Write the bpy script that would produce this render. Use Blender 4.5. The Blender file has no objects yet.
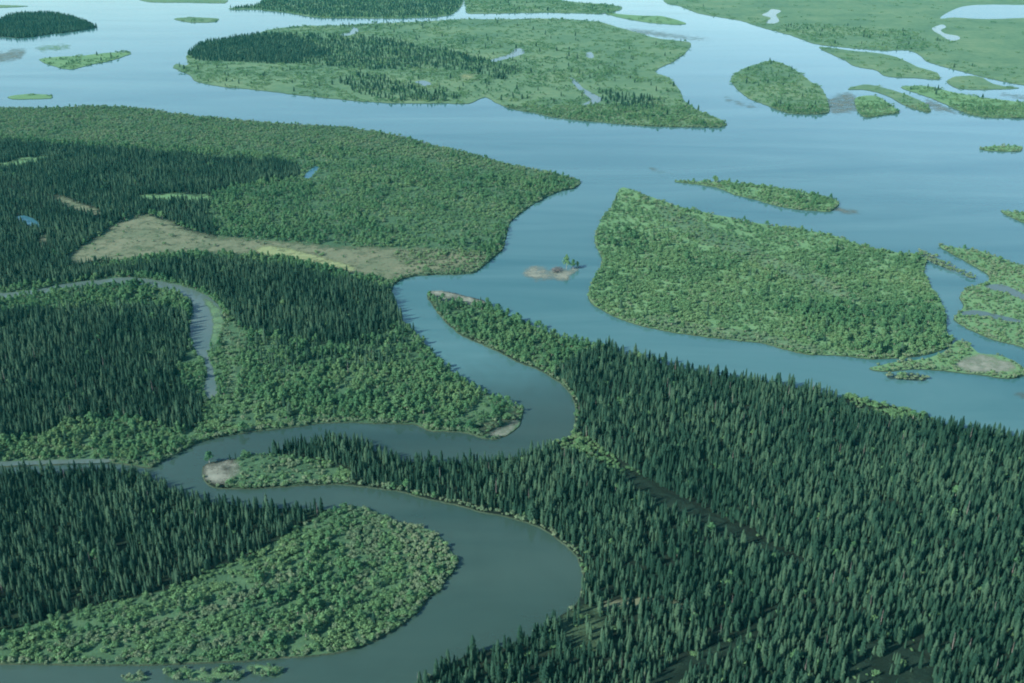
import bpy, math, random
import numpy as np
from mathutils import Vector
from mathutils.geometry import tessellate_polygon

R = math.radians
random.seed(7)
rng = np.random.default_rng(11)
scene = bpy.context.scene
col = scene.collection

# ------------------------------------------------------------------ camera
CAM_H = 400.0
W, H = 1024.0, 683.0
LENS = 36.0
F = W * LENS / 36.0
HORIZON = -120.0
PITCH = math.atan((H / 2 - HORIZON) / F)
cam_d = bpy.data.cameras.new('camera')
cam = bpy.data.objects.new('camera', cam_d)
col.objects.link(cam)
cam.location = (0, 0, CAM_H)
cam.rotation_euler = (math.pi / 2 - PITCH, 0, 0)
cam_d.sensor_width = 36.0
cam_d.lens = LENS
cam_d.clip_start = 1.0
cam_d.clip_end = 120000.0
scene.camera = cam

# ------------------------------------------------------------------ sky and sun
SHADOW_AZ = 29.0      # direction in which shadows fall, degrees from +X towards +Y (away)
SUN_EL = 34.0
world = bpy.data.worlds.new('World')
scene.world = world
world.use_nodes = True
wn = world.node_tree.nodes
wl = world.node_tree.links
for n in list(wn):
    wn.remove(n)
sky = wn.new('ShaderNodeTexSky')
sky.sky_type = 'NISHITA'
sky.sun_disc = False
sky.sun_elevation = R(SUN_EL)
# direction towards the sun (horizontal): opposite of the shadow direction
sx, sy = -math.cos(R(SHADOW_AZ)), -math.sin(R(SHADOW_AZ))
sky.sun_rotation = math.atan2(sx, sy)
sky.air_density = 1.1
sky.dust_density = 0.1
sky.ozone_density = 3.0
bg = wn.new('ShaderNodeBackground')
bg.inputs['Strength'].default_value = 0.118
wo = wn.new('ShaderNodeOutputWorld')
wl.new(sky.outputs[0], bg.inputs[0])
wl.new(bg.outputs[0], wo.inputs[0])

sun_d = bpy.data.lights.new('sun', 'SUN')
sun_d.energy = 5.0
sun_d.angle = R(0.53)
sun_d.color = (1.0, 0.96, 0.88)
sun = bpy.data.objects.new('sun', sun_d)
col.objects.link(sun)
tosun = Vector((sx * math.cos(R(SUN_EL)), sy * math.cos(R(SUN_EL)), math.sin(R(SUN_EL))))
sun.rotation_euler = tosun.to_track_quat('Z', 'Y').to_euler()
sun.location = (-500, -300, 900)

scene.render.engine = 'CYCLES'
vs = scene.view_settings
vs.view_transform = 'Standard'
vs.look = 'None'
vs.gamma = 1.0
vs.exposure = 0.95
cy = scene.cycles
cy.use_denoising = True
cy.max_bounces = 5
cy.diffuse_bounces = 1
cy.glossy_bounces = 2
cy.transmission_bounces = 2
cy.volume_bounces = 0
cy.transparent_max_bounces = 4
cy.filter_width = 1.9
cy.caustics_reflective = False
cy.caustics_refractive = False

# ------------------------------------------------------------------ picture <-> ground
CP, SP = math.cos(PITCH), math.sin(PITCH)
def unproj(P, z=0.0):
    """photo coordinates (n,2) -> points on the level plane z"""
    P = np.asarray(P, float)
    u = (P[:, 0] - W / 2) / F
    v = (P[:, 1] - H / 2) / F
    dy = CP - v * SP
    dz = -SP - v * CP
    t = (z - CAM_H) / dz
    return np.stack([u * t, dy * t], 1)
def proj(x, y, z):
    dz = z - CAM_H
    depth = y * CP - dz * SP
    up = y * SP + dz * CP
    return W / 2 + F * x / depth, H / 2 - F * up / depth, depth

# ------------------------------------------------------------------ materials
def mat(name):
    m = bpy.data.materials.new(name)
    m.use_nodes = True
    nt = m.node_tree
    b = nt.nodes['Principled BSDF']
    return m, nt, b
def node(nt, t, **kw):
    n = nt.nodes.new(t)
    for k, v in kw.items():
        if k.startswith('i_'):
            n.inputs[k[2:].replace('_', ' ')].default_value = v
        else:
            setattr(n, k, v)
    return n
def ramp(nt, stops, interp='LINEAR'):
    r = nt.nodes.new('ShaderNodeValToRGB')
    r.color_ramp.interpolation = interp
    e = r.color_ramp.elements
    while len(e) < len(stops):
        e.new(0.5)
    for k, (p, c) in enumerate(stops):
        e[k].position = p
        e[k].color = (c[0], c[1], c[2], 1)
    return r
def ground_mat(name, cols, scale=0.03, fine=0.5, rough=0.95):
    m, nt, b = mat(name)
    g = node(nt, 'ShaderNodeNewGeometry')
    n1 = node(nt, 'ShaderNodeTexNoise', i_Scale=scale, i_Detail=6.0, i_Roughness=0.6)
    n2 = node(nt, 'ShaderNodeTexNoise', i_Scale=fine, i_Detail=4.0, i_Roughness=0.7)
    nt.links.new(g.outputs['Position'], n1.inputs['Vector'])
    nt.links.new(g.outputs['Position'], n2.inputs['Vector'])
    mx = node(nt, 'ShaderNodeMix', data_type='FLOAT')
    mx.inputs[0].default_value = 0.45
    nt.links.new(n1.outputs[0], mx.inputs[2])
    nt.links.new(n2.outputs[0], mx.inputs[3])
    k = len(cols)
    r = ramp(nt, [(0.33 + 0.34 * i / (k - 1), c) for i, c in enumerate(cols)])
    nt.links.new(mx.outputs[0], r.inputs[0])
    nt.links.new(r.outputs[0], b.inputs['Base Color'])
    b.inputs['Roughness'].default_value = rough
    b.inputs['Specular IOR Level'].default_value = 0.1
    bp = node(nt, 'ShaderNodeBump', i_Strength=0.6, i_Distance=0.6)
    nt.links.new(n2.outputs[0], bp.inputs['Height'])
    nt.links.new(bp.outputs[0], b.inputs['Normal'])
    return m
M = {}
M['forest'] = ground_mat('forest_floor', [(0.004, 0.008, 0.006), (0.008, 0.015, 0.010), (0.017, 0.030, 0.017)])  # near black: shade between the spruces is put into the floor colour
M['shrub'] = ground_mat('shrub_floor', [(0.064, 0.144, 0.066), (0.092, 0.186, 0.084), (0.124, 0.218, 0.102)], 0.02)
M['grass'] = ground_mat('wet_grassland', [(0.042, 0.098, 0.056), (0.078, 0.148, 0.076), (0.125, 0.188, 0.098)], 0.006, 0.05)
M['meadow'] = ground_mat('dry_meadow', [(0.058, 0.100, 0.054), (0.106, 0.130, 0.078), (0.150, 0.162, 0.102)], 0.018, 0.25)
M['lush'] = ground_mat('yellow_green_sedge', [(0.140, 0.190, 0.088), (0.168, 0.212, 0.102), (0.190, 0.225, 0.115)], 0.03, 0.3)
M['gravel'] = ground_mat('pale_gravel', [(0.115, 0.138, 0.108), (0.170, 0.192, 0.150), (0.235, 0.255, 0.200)], 0.08, 0.7)
M['sand'] = ground_mat('wet_sand', [(0.070, 0.100, 0.082), (0.098, 0.122, 0.098), (0.140, 0.155, 0.122)], 0.03, 0.4, 0.8)
M['bank'] = ground_mat('mud_bank', [(0.018, 0.032, 0.020), (0.028, 0.046, 0.028), (0.050, 0.066, 0.040)], 0.06, 0.8)
M['scrub'] = ground_mat('scrub_ground', [(0.026, 0.062, 0.034), (0.042, 0.095, 0.048), (0.066, 0.130, 0.064)], 0.03)
M['moss'] = ground_mat('mossy_ground', [(0.018, 0.038, 0.022), (0.032, 0.060, 0.032), (0.055, 0.088, 0.044)], 0.06, 0.6)
M['bog_and_gap'] = ground_mat('bog_and_gap_shade', [(0.004, 0.011, 0.008), (0.009, 0.021, 0.014), (0.020, 0.038, 0.022)], 0.08, 0.9)  # wet hollow; also holds the painted shade of the slanting forest gap

def water_mat(name, c_lo, c_hi, rough=0.16, bump=0.25, streak=2.2):
    m, nt, b = mat(name)
    g = node(nt, 'ShaderNodeNewGeometry')
    mp = node(nt, 'ShaderNodeMapping')
    mp.inputs['Scale'].default_value = (0.0013, 0.0085, 1)
    mp.inputs['Rotation'].default_value = (0, 0, R(18))
    nt.links.new(g.outputs['Position'], mp.inputs['Vector'])
    n1 = node(nt, 'ShaderNodeTexNoise', i_Scale=1.0, i_Detail=7.0, i_Roughness=0.58, i_Distortion=1.2)
    nt.links.new(mp.outputs[0], n1.inputs['Vector'])
    r = ramp(nt, [(0.32, c_lo), (0.68, c_hi)])
    nt.links.new(n1.outputs[0], r.inputs[0])
    nt.links.new(r.outputs[0], b.inputs['Base Color'])
    n2 = node(nt, 'ShaderNodeTexNoise', i_Scale=2.3, i_Detail=5.0, i_Roughness=0.6, i_Distortion=0.8)
    nt.links.new(mp.outputs[0], n2.inputs['Vector'])
    rr = ramp(nt, [(0.38, (rough * (0.6 if streak > 1.1 else 1.0),) * 3), (0.62, (rough * streak,) * 3)])
    nt.links.new(n2.outputs[0], rr.inputs[0])
    nt.links.new(rr.outputs[0], b.inputs['Roughness'])
    b.inputs['IOR'].default_value = 1.333
    b.inputs['Specular IOR Level'].default_value = 0.5 if streak > 1.1 else 0.22
    n3 = node(nt, 'ShaderNodeTexNoise', i_Scale=0.35, i_Detail=4.0, i_Roughness=0.6)
    nt.links.new(g.outputs['Position'], n3.inputs['Vector'])
    bp = node(nt, 'ShaderNodeBump', i_Strength=bump, i_Distance=0.25)
    nt.links.new(n3.outputs[0], bp.inputs['Height'])
    nt.links.new(bp.outputs[0], b.inputs['Normal'])
    return m
M['water'] = water_mat('silty_river_water', (0.026, 0.090, 0.092), (0.062, 0.142, 0.138), 0.08, 0.12, 1.6)
M['creek'] = water_mat('dark_creek_water', (0.022, 0.050, 0.040), (0.038, 0.070, 0.055), 0.07, 0.10)
M['slough'] = water_mat('slow_silty_water', (0.045, 0.085, 0.078), (0.080, 0.115, 0.100), 0.16, 0.2, 1.0)
M['pond'] = water_mat('clear_pond_water', (0.026, 0.095, 0.128), (0.038, 0.112, 0.140), 0.2, 0.25, 1.0)

def leaf_mat(name, cols, noise_scale=0.012, trans=0.25, spread=0.16):
    """foliage: hue differs from plant to plant and by stand"""
    m, nt, b = mat(name)
    oi = node(nt, 'ShaderNodeObjectInfo')
    ns = node(nt, 'ShaderNodeTexNoise', i_Scale=noise_scale, i_Detail=3.0, i_Roughness=0.6)
    nt.links.new(oi.outputs['Location'], ns.inputs['Vector'])
    ma = node(nt, 'ShaderNodeMath', operation='SUBTRACT')
    ma.inputs[1].default_value = 0.5
    nt.links.new(oi.outputs['Random'], ma.inputs[0])
    mm = node(nt, 'ShaderNodeMath', operation='MULTIPLY_ADD')
    mm.inputs[1].default_value = spread * 2
    nt.links.new(ma.outputs[0], mm.inputs[0])
    nt.links.new(ns.outputs[0], mm.inputs[2])
    k = len(cols)
    r = ramp(nt, [(0.30 + 0.4 * i / (k - 1), c) for i, c in enumerate(cols)])
    nt.links.new(mm.outputs[0], r.inputs[0])
    nt.links.new(r.outputs[0], b.inputs['Base Color'])
    b.inputs['Roughness'].default_value = 0.65
    b.inputs['Specular IOR Level'].default_value = 0.04
    if trans:
        tr = node(nt, 'ShaderNodeBsdfTranslucent')
        nt.links.new(r.outputs[0], tr.inputs['Color'])
        mix = node(nt, 'ShaderNodeMixShader')
        mix.inputs[0].default_value = trans
        out = nt.nodes['Material Output']
        nt.links.new(b.outputs[0], mix.inputs[1])
        nt.links.new(tr.outputs[0], mix.inputs[2])
        nt.links.new(mix.outputs[0], out.inputs['Surface'])
    return m
M['needles'] = leaf_mat('spruce_needles', [(0.009, 0.030, 0.019), (0.017, 0.047, 0.029), (0.038, 0.078, 0.045)], trans=0.0, spread=0.22)
M['leaves'] = leaf_mat('broad_leaves', [(0.054, 0.150, 0.072), (0.084, 0.198, 0.088), (0.126, 0.236, 0.104)], trans=0.35, spread=0.11)
M['willow'] = leaf_mat('willow_leaves', [(0.082, 0.188, 0.088), (0.116, 0.236, 0.104), (0.158, 0.268, 0.120)], trans=0.4, spread=0.08)
M['sedge'] = leaf_mat('fringe_leaves', [(0.095, 0.168, 0.094), (0.132, 0.205, 0.114), (0.175, 0.236, 0.138)], trans=0.3)
def plain(name, c, rough=0.9):
    m, nt, b = mat(name)
    ns = node(nt, 'ShaderNodeTexNoise', i_Scale=3.0, i_Detail=3.0)
    r = ramp(nt, [(0.3, tuple(x * 0.7 for x in c)), (0.7, tuple(min(1, x * 1.25) for x in c))])
    nt.links.new(ns.outputs[0], r.inputs[0])
    nt.links.new(r.outputs[0], b.inputs['Base Color'])
    b.inputs['Roughness'].default_value = rough
    return m
M['bark'] = plain('spruce_bark', (0.09, 0.07, 0.055))
M['pale_bark'] = plain('pale_bark', (0.30, 0.28, 0.24))
M['dead_wood'] = plain('dead_wood', (0.24, 0.215, 0.19))
M['drift'] = plain('dark_driftwood', (0.10, 0.095, 0.09))

_soft = {}
def SOFT(g):
    """the same ground, thinning out where the mesh attribute 'cover' falls off"""
    if g in _soft:
        return _soft[g]
    m = M[g].copy()
    m.name = M[g].name + '_thinning'
    nt = m.node_tree
    b = nt.nodes['Principled BSDF']
    at = node(nt, 'ShaderNodeAttribute', attribute_name='cover')
    gm = node(nt, 'ShaderNodeNewGeometry')
    n1 = node(nt, 'ShaderNodeTexNoise', i_Scale=0.06, i_Detail=8.0, i_Roughness=0.72)
    nt.links.new(gm.outputs['Position'], n1.inputs['Vector'])
    ad = node(nt, 'ShaderNodeMath', operation='MULTIPLY_ADD')
    ad.inputs[1].default_value = 3.0
    ad.inputs[2].default_value = -1.5
    nt.links.new(n1.outputs[0], ad.inputs[0])
    su = node(nt, 'ShaderNodeMath', operation='ADD')
    nt.links.new(at.outputs['Fac'], su.inputs[0])
    nt.links.new(ad.outputs[0], su.inputs[1])
    mr = node(nt, 'ShaderNodeMapRange')
    mr.inputs['From Min'].default_value = 0.50 if g == 'sand' else 0.32
    mr.inputs['From Max'].default_value = 1.5 if g == 'sand' else (1.3 if g == 'gravel' else 1.05)
    nt.links.new(su.outputs[0], mr.inputs['Value'])
    nt.links.new(mr.outputs[0], b.inputs['Alpha'])
    _soft[g] = m
    return m

def smooth_cover(g):
    m = M[g].copy()
    m.name = M[g].name + '_merging'
    nt = m.node_tree
    b = nt.nodes['Principled BSDF']
    at = node(nt, 'ShaderNodeAttribute', attribute_name='cover')
    gm = node(nt, 'ShaderNodeNewGeometry')
    n1 = node(nt, 'ShaderNodeTexNoise', i_Scale=0.02, i_Detail=5.0, i_Roughness=0.6, i_Distortion=1.0)
    nt.links.new(gm.outputs['Position'], n1.inputs['Vector'])
    ad = node(nt, 'ShaderNodeMath', operation='MULTIPLY_ADD')
    ad.inputs[1].default_value = 0.3
    ad.inputs[2].default_value = -0.15
    nt.links.new(n1.outputs[0], ad.inputs[0])
    su = node(nt, 'ShaderNodeMath', operation='ADD')
    nt.links.new(at.outputs['Fac'], su.inputs[0])
    nt.links.new(ad.outputs[0], su.inputs[1])
    mr = node(nt, 'ShaderNodeMapRange')
    mr.inputs['From Min'].default_value = 0.02
    mr.inputs['From Max'].default_value = 1.02
    nt.links.new(su.outputs[0], mr.inputs['Value'])
    nt.links.new(mr.outputs[0], b.inputs['Alpha'])
    return m
M['creek_thinning'] = smooth_cover('creek')

# ------------------------------------------------------------------ outlines
def smooth_closed(pts, step=2.0, jit=0.55, seed=0):
    P = np.array(pts, float)
    n = len(P)
    out = []
    for i in range(n):
        p0, p1, p2, p3 = P[i - 1], P[i], P[(i + 1) % n], P[(i + 2) % n]
        L = np.linalg.norm(p2 - p1)
        if L < 1e-6:
            continue
        k = int(max(1, min(60, round(L / step))))
        if L > 140:      # far outside the frame: straight
            k = 6
        # centripetal-like: limit tangents so that long-short neighbours do not overshoot
        m1 = (p2 - p0) * 0.5
        m2 = (p3 - p1) * 0.5
        for mv in (m1, m2):
            l = np.linalg.norm(mv)
            if l > L:
                mv *= L / l
        for j in range(k):
            t = j / k
            h00 = 2*t**3 - 3*t**2 + 1; h10 = t**3 - 2*t**2 + t
            h01 = -2*t**3 + 3*t**2; h11 = t**3 - t**2
            out.append(h00*p1 + h10*m1 + h01*p2 + h11*m2)
    Q = np.array(out)
    d = np.linalg.norm(np.roll(Q, -1, 0) - Q, axis=1)
    s = np.cumsum(d)
    r_ = np.random.default_rng(1000 + seed)
    J = np.zeros_like(Q)
    for lam, a in ((37, 1.0), (17, 0.8), (8.5, 0.7), (5, 0.6)):
        ph = r_.uniform(0, 6.28, 2)
        J[:, 0] += a * np.sin(s * 6.283 / lam + ph[0])
        J[:, 1] += 0.5 * a * np.sin(s * 6.283 / lam * 1.13 + ph[1])
    return Q + J * jit * 0.6

def build_sheet(name, px, z, mats, skirt=None, label=None, seed=0, kind='structure', jit=0.55, step=2.0, **kw):
    Q = px
    G = unproj(Q, z)
    n = len(G)
    area = 0.5 * np.sum(G[:, 0] * np.roll(G[:, 1], -1) - np.roll(G[:, 0], -1) * G[:, 1])
    if area < 0:
        G = G[::-1].copy()
    verts = [(float(a), float(b), z) for a, b in G]
    tris = tessellate_polygon([[Vector(v) for v in verts]])
    faces = []
    for t in tris:
        a, b, c = (verts[i] for i in t)
        cr = (b[0]-a[0])*(c[1]-a[1]) - (b[1]-a[1])*(c[0]-a[0])
        if abs(cr) < 1e-9:
            continue
        faces.append(tuple(t) if cr > 0 else tuple(reversed(t)))
    nf = len(faces)
    if skirt:
        w, drop = skirt
        T = np.roll(G, -1, 0) - np.roll(G, 1, 0)
        T /= (np.linalg.norm(T, axis=1)[:, None] + 1e-9)
        N = np.stack([T[:, 1], -T[:, 0]], 1)
        O = G + N * w
        verts += [(float(a), float(b), z - drop) for a, b in O]
        for i in range(n):
            j = (i + 1) % n
            faces.append((j, i, n + i, n + j))
    me = bpy.data.meshes.new(name)
    me.from_pydata(verts, [], faces)
    for m in mats:
        me.materials.append(m)
    if skirt and len(mats) > 1:
        for p in me.polygons[nf:]:
            p.material_index = 1
    me.update()
    o = bpy.data.objects.new(name, me)
    col.objects.link(o)
    o['kind'] = kind
    if label:
        o['label'] = label
    return o

# raster lookup of the plan (a table of which ground point belongs to what)
RX0, RY0, RX1, RY1, RS = -260, -40, 1284, 860, 2
RW, RH = (RX1 - RX0) * RS, (RY1 - RY0) * RS
def fill(arr, Q, val):
    X = (Q[:, 0] - RX0) * RS
    Y = (Q[:, 1] - RY0) * RS
    X2, Y2 = np.roll(X, -1), np.roll(Y, -1)
    y0 = max(0, int(math.floor(Y.min())))
    y1 = min(RH - 1, int(math.ceil(Y.max())))
    for r in range(y0, y1 + 1):
        yc = r + 0.5
        msk = (Y <= yc) != (Y2 <= yc)
        if not msk.any():
            continue
        xs = np.sort(X[msk] + (yc - Y[msk]) * (X2[msk] - X[msk]) / (Y2[msk] - Y[msk]))
        for a, b in zip(xs[::2], xs[1::2]):
            i0, i1 = max(0, int(round(a))), min(RW, int(round(b)))
            if i1 > i0:
                arr[r, i0:i1] = val
LAND = np.zeros((RH, RW), np.int16)
ZONE = np.zeros((RH, RW), np.uint8)
Z = dict(none=0, spruce=1, broad=2, shrub=3, grass=4, sparse=5, mixed=6, pale=7, spruce_edge=8, bog_and_gap=9)
def look(arr, px, py):
    i = ((px - RX0) * RS).astype(int)
    j = ((py - RY0) * RS).astype(int)
    ok = (i >= 0) & (i < RW) & (j >= 0) & (j < RH)
    v = np.zeros(len(px), arr.dtype)
    v[ok] = arr[j[ok], i[ok]]
    return v

LANDZ = 0.8
LANDS = []
GROUND = np.zeros((RH, RW), np.int16)
def land(name, pts, ground, zone, label, jit=0.55, z=LANDZ, skirt=(1.1, 1.3), rim='bank'):
    """note a piece of land by its seen outline; its ground is built by build_lands()"""
    k = len(LANDS) + 1
    Q = smooth_closed(pts, 2.0, jit, k)
    fill(LAND, Q, k)
    fill(ZONE, Q, Z[zone])
    LANDS.append((name, label, Q, ground, z, skirt, rim))
EDGE_H = np.array([0, 6.6, 4.8, 2.0, 0.3, 0.8, 5.2, 1.8, 7.2, 0])     # plants that hide the ground along far shores, by zone
def build_lands():
    for k, (name, label, Q, ground, z, skirt, rim) in enumerate(LANDS, 1):
        if ground is None:
            continue
        T = np.roll(Q, -1, 0) - np.roll(Q, 1, 0)
        T /= np.linalg.norm(T, axis=1)[:, None] + 1e-9
        ar = 0.5 * np.sum(Q[:, 0] * np.roll(Q[:, 1], -1) - np.roll(Q[:, 0], -1) * Q[:, 1])
        N = np.stack([T[:, 1], -T[:, 0]], 1) * (1 if ar > 0 else -1)
        I = Q - N * 3.0
        I2 = Q - N * 1.2
        h = np.minimum(EDGE_H[look(ZONE, I[:, 0], I[:, 1])], np.where(look(ZONE, I2[:, 0], I2[:, 1]) == 0, 0, 99))
        h = h * np.clip((-N[:, 1] - 0.05) / 0.25, 0, 1)
        ker = np.ones(7) / 7
        h = np.convolve(np.concatenate([h[-3:], h, h[:3]]), ker, 'valid')
        G = unproj(Q, z)
        _, p0, _ = proj(G[:, 0], G[:, 1], z)
        _, p1, _ = proj(G[:, 0], G[:, 1], z + h)
        Q2 = Q.copy()
        Q2[:, 1] += np.where(Q[:, 1] > -20, p0 - p1, 0)
        build_sheet(name, Q2, z, [M[ground], M[rim]], skirt, label)
        fill(GROUND, Q2, k)
def blur(a, r):
    for ax in (0, 1):
        c = np.cumsum(np.pad(a, [(r + 1, r) if i == ax else (0, 0) for i in (0, 1)]), axis=ax)
        n = a.shape[ax]
        a = (np.take(c, range(2 * r + 1, 2 * r + 1 + n), ax) - np.take(c, range(0, n), ax)) / (2 * r + 1)
    return a
def soft_sheet(name, Q, z, m, label, soft=2.0, step=1.0, clip=False):
    """ground patch whose cover thins out irregularly towards its rim"""
    x0, y0 = math.floor(Q[:, 0].min() - 3 * soft), math.floor(Q[:, 1].min() - 2 * soft)
    x1, y1 = math.ceil(Q[:, 0].max() + 3 * soft), math.ceil(Q[:, 1].max() + 2 * soft)
    sub = 2
    nx, ny = int((x1 - x0) * sub / step) + 1, int((y1 - y0) * sub / step) + 1
    arr = np.zeros((ny, nx))
    q = (Q - [x0, y0]) * sub / step
    X, Y = q[:, 0], q[:, 1]
    X2, Y2 = np.roll(X, -1), np.roll(Y, -1)
    for r in range(ny):
        msk = (Y <= r) != (Y2 <= r)
        xs = np.sort(X[msk] + (r - Y[msk]) * (X2[msk] - X[msk]) / (Y2[msk] - Y[msk]))
        for a, b in zip(xs[::2], xs[1::2]):
            arr[r, max(0, math.ceil(a)):max(0, math.floor(b) + 1)] = 1
    if clip:      # keep to the ground as built
        cx, cy_ = np.meshgrid(x0 + np.arange(nx) * step / sub, y0 + np.arange(ny) * step / sub)
        arr *= (look(GROUND, cx.ravel(), cy_.ravel()) > 0).reshape(ny, nx)
    rb = max(1, int(soft * sub / step))
    c = blur(blur(arr, rb), max(1, rb // 2))[::sub, ::sub]
    ny, nx = c.shape
    gx, gy = np.meshgrid(np.arange(nx), np.arange(ny))
    P = unproj(np.stack([x0 + gx.ravel() * step, y0 + gy.ravel() * step], 1), z)
    idx = np.arange(nx * ny).reshape(ny, nx)
    if clip:
        c = c * (look(GROUND, x0 + gx.ravel() * step, y0 + gy.ravel() * step) > 0).reshape(ny, nx)
    cell = np.maximum(np.maximum(c[:-1, :-1], c[1:, :-1]), np.maximum(c[:-1, 1:], c[1:, 1:])) > 0.04
    f = np.stack([idx[1:, :-1][cell], idx[1:, 1:][cell], idx[:-1, 1:][cell], idx[:-1, :-1][cell]], 1)
    used, inv = np.unique(f.ravel(), return_inverse=True)
    f = inv.reshape(f.shape)
    V = np.concatenate([P[used], np.full((len(used), 1), z)], 1)
    me = bpy.data.meshes.new(name)
    me.from_pydata(V.tolist(), [], f.tolist())
    a = me.attributes.new('cover', 'FLOAT', 'POINT')
    a.data.foreach_set('value', c.ravel()[used].astype(np.float32))
    me.materials.append(m)
    o = bpy.data.objects.new(name, me)
    col.objects.link(o)
    o['kind'] = 'structure'
    o['label'] = label
    return o
HOLD = []
LATER = []
def patch(name, pts, ground, zone, label, dz=0.03, jit=0.5, seed=0, soft=2.8):
    Q = smooth_closed(pts, 2.0, jit, 500 + seed)
    if ground:
        LATER.append((name, Q, LANDZ + dz, SOFT(ground), label, soft))
    if zone is not None:
        fill(ZONE, Q, Z[zone])
        if zone == 'none' or zone == 'bog_and_gap':
            HOLD.append((Q, Z[zone]))
def zone(kind, pts, jit=1.2, seed=0, floor=None):
    if floor:
        LATER.append(('forest_floor', smooth_closed(pts, 2.0, jit, 900 + seed), LANDZ + 0.02, SOFT('forest'), floor, 2.0))  # floor sheet carries the stand's shade in its colour
    fill(ZONE, smooth_closed(pts, 2.0, jit, 900 + seed), Z[kind])

# ------------------------------------------------------------------ water and the far plain
def quad(name, x0, y0, x1, y1, z, m, label):
    me = bpy.data.meshes.new(name)
    me.from_pydata([(x0, y0, z), (x1, y0, z), (x1, y1, z), (x0, y1, z)], [], [(0, 1, 2, 3)])
    me.materials.append(m)
    o = bpy.data.objects.new(name, me)
    col.objects.link(o)
    o['kind'] = 'structure'
    o['label'] = label
    return o
quad('river', -30000, -3000, 30000, 42000, 0.0, M['water'], 'silty blue-grey water of the braided river and its side creek')
yfar = float(unproj([(512, -28)])[0, 1])
quad('plain', -29500, yfar, 29500, 41500, 0.7, M['grass'], 'flat green plain reaching to the horizon behind the river')

# --- the large banks
A = [(-190,100),(-60,104),(0,106),(45,107),(95,105),(140,107),(180,113),(240,119),(290,123),(345,126),(400,135),(430,143),
     (470,152),(510,163),(545,170),(570,174),(581,180),(575,187),(555,193),(535,203),(522,212),(510,222),(506,235),(503,248),
     (487,262),(475,272),(455,274),(420,275),(402,279),(391,287),(396,299),(402,314),(414,327),(429,344),(445,361),(465,376),
     (485,387),(505,396),(521,404),(522,415),(517,428),(500,437),(485,438),(465,432),(430,430),(415,424),(380,423),(330,422),
     (290,427),(245,432),(205,440),(180,451),(158,463),(150,467),(110,462),(50,464),(0,466),(-100,470),(-230,474),(-230,300)]
land('mainland_bank', A, 'scrub', 'broad', 'wooded left bank between the wide river and the winding creek')
B = [(-230,474.5),(-100,470.5),(0,466.5),(60,465),(120,464),(150,467.5),(158,475),(170,483),(195,490),(215,494),(250,499),(300,500),(340,502),(370,507),
     (395,518),(415,524),(432,528),(441,536),(452,550),(458,558),(453,570),(444,582),(440,590),(428,597),(420,609),(400,625),
     (380,637),(360,646),(330,653),(300,656),(280,657),(250,660),(200,662),(150,664),(80,664),(0,663),(-100,664),(-230,668)]
land('creek_bank', B, 'scrub', 'shrub', 'dark wooded point inside the creek bend at lower left')
C = [(205,480),(203,468),(212,462),(235,458),(245,452),(265,446),(290,439),(320,433),(345,432),(370,440),(385,450),(400,453),
     (440,455),(480,454),(510,450),(540,445),(560,439),(571,431),(575,420),(576,405),(571,394),(560,382),(540,370),(515,360),
     (500,352),(480,343),(462,335),(450,325),(440,315),(433,305),(428,296),(430,291),(448,292),(470,297),(490,303),(510,312),(535,322),(560,332),
     (600,342),(640,352),(680,361),(720,369),(770,376),(800,382),(850,393),(900,406),(950,418),(1000,427),(1040,434),(1240,470),
     (1240,840),(-200,840),(-200,800),(100,760),(300,730),(385,702),(410,683),(425,671),(440,660),(470,645),(500,638),(525,630),(545,618),(560,607),
     (575,597),(582,583),(583,570),(576,555),(560,540),(540,527),(510,517),(480,511),(455,504),(430,499),(400,491),(370,487),
     (340,484),(300,485),(250,488),(215,487)]
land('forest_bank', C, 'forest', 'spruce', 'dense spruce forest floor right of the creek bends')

# --- islands
land('island', [(620,187),(628,187),(650,195),(680,205),(720,214),(760,222),(800,228),(830,233),(860,243),(880,248),(905,252),(918,253),
     (927,259),(924,269),(931,285),(940,297),(945,313),(947,328),(952,336),(950,344),(942,349),(922,355),(891,358),(866,358),(840,355),
     (810,354),(789,350),(764,343),(729,339),(703,336),(663,330),(627,321),(609,313),(590,301),(590,287),(597,272),(602,259),(595,239),
     (600,221),(611,206)], 'shrub', 'shrub', 'large brushy green island in the middle of the river')
land('island', [(675,181),(698,180),(721,180),(742,182),(764,184),(789,188),(815,193),(833,197),(839,203),(830,211),(810,210),(789,208),
     (764,202),(754,199),(734,194),(716,187)], 'shrub', 'shrub', 'slim green islet just above the large middle island', 0.4)
land('island', [(939,245),(957,247),(980,250),(1000,257),(1030,268),(1150,300),(1240,330),(1240,420),(1080,370),(1024,347),(1000,341),(983,335),(966,327),(955,318),
     (964,305),(960,297),(968,287),(985,282),(990,276),(978,268),(962,259)], 'shrub', 'sparse', 'low marshy island cut off by the right edge', 0.5)
land('island', [(870,368),(886,363),(906,360),(929,357),(947,349),(957,340),(967,342),(980,353),(998,355),(1016,362),(1028,372),(1010,378),
     (985,375),(967,373),(929,369),(906,369),(884,371)], 'shrub', 'sparse', 'thin grassy spit below the large middle island', 0.4)
land('island', [(187,53),(201,41),(221,37),(250,33),(275,28),(306,25),(334,25),(377,22.5),(428,20.5),(461,18.5),(510,18.5),(551,18),(597,21),(620,27),
     (640,33),(660,38),(690,42),(686,52),(672,62),(655,71),(668,76),(678,87),(685,100),(700,110),(720,118),(727,124),(720,127),(690,127),
     (650,126),(600,122),(560,118),(535,113),(510,108),(497,103),(485,97),(470,103),(440,103),(400,103),(360,101),(330,98),(300,95),(260,90),
     (219,86),(196,81),(190,75),(173,67),(176,63),(188,64)], 'grass', 'shrub', 'longest wooded island across the upper river', 0.35)
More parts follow.
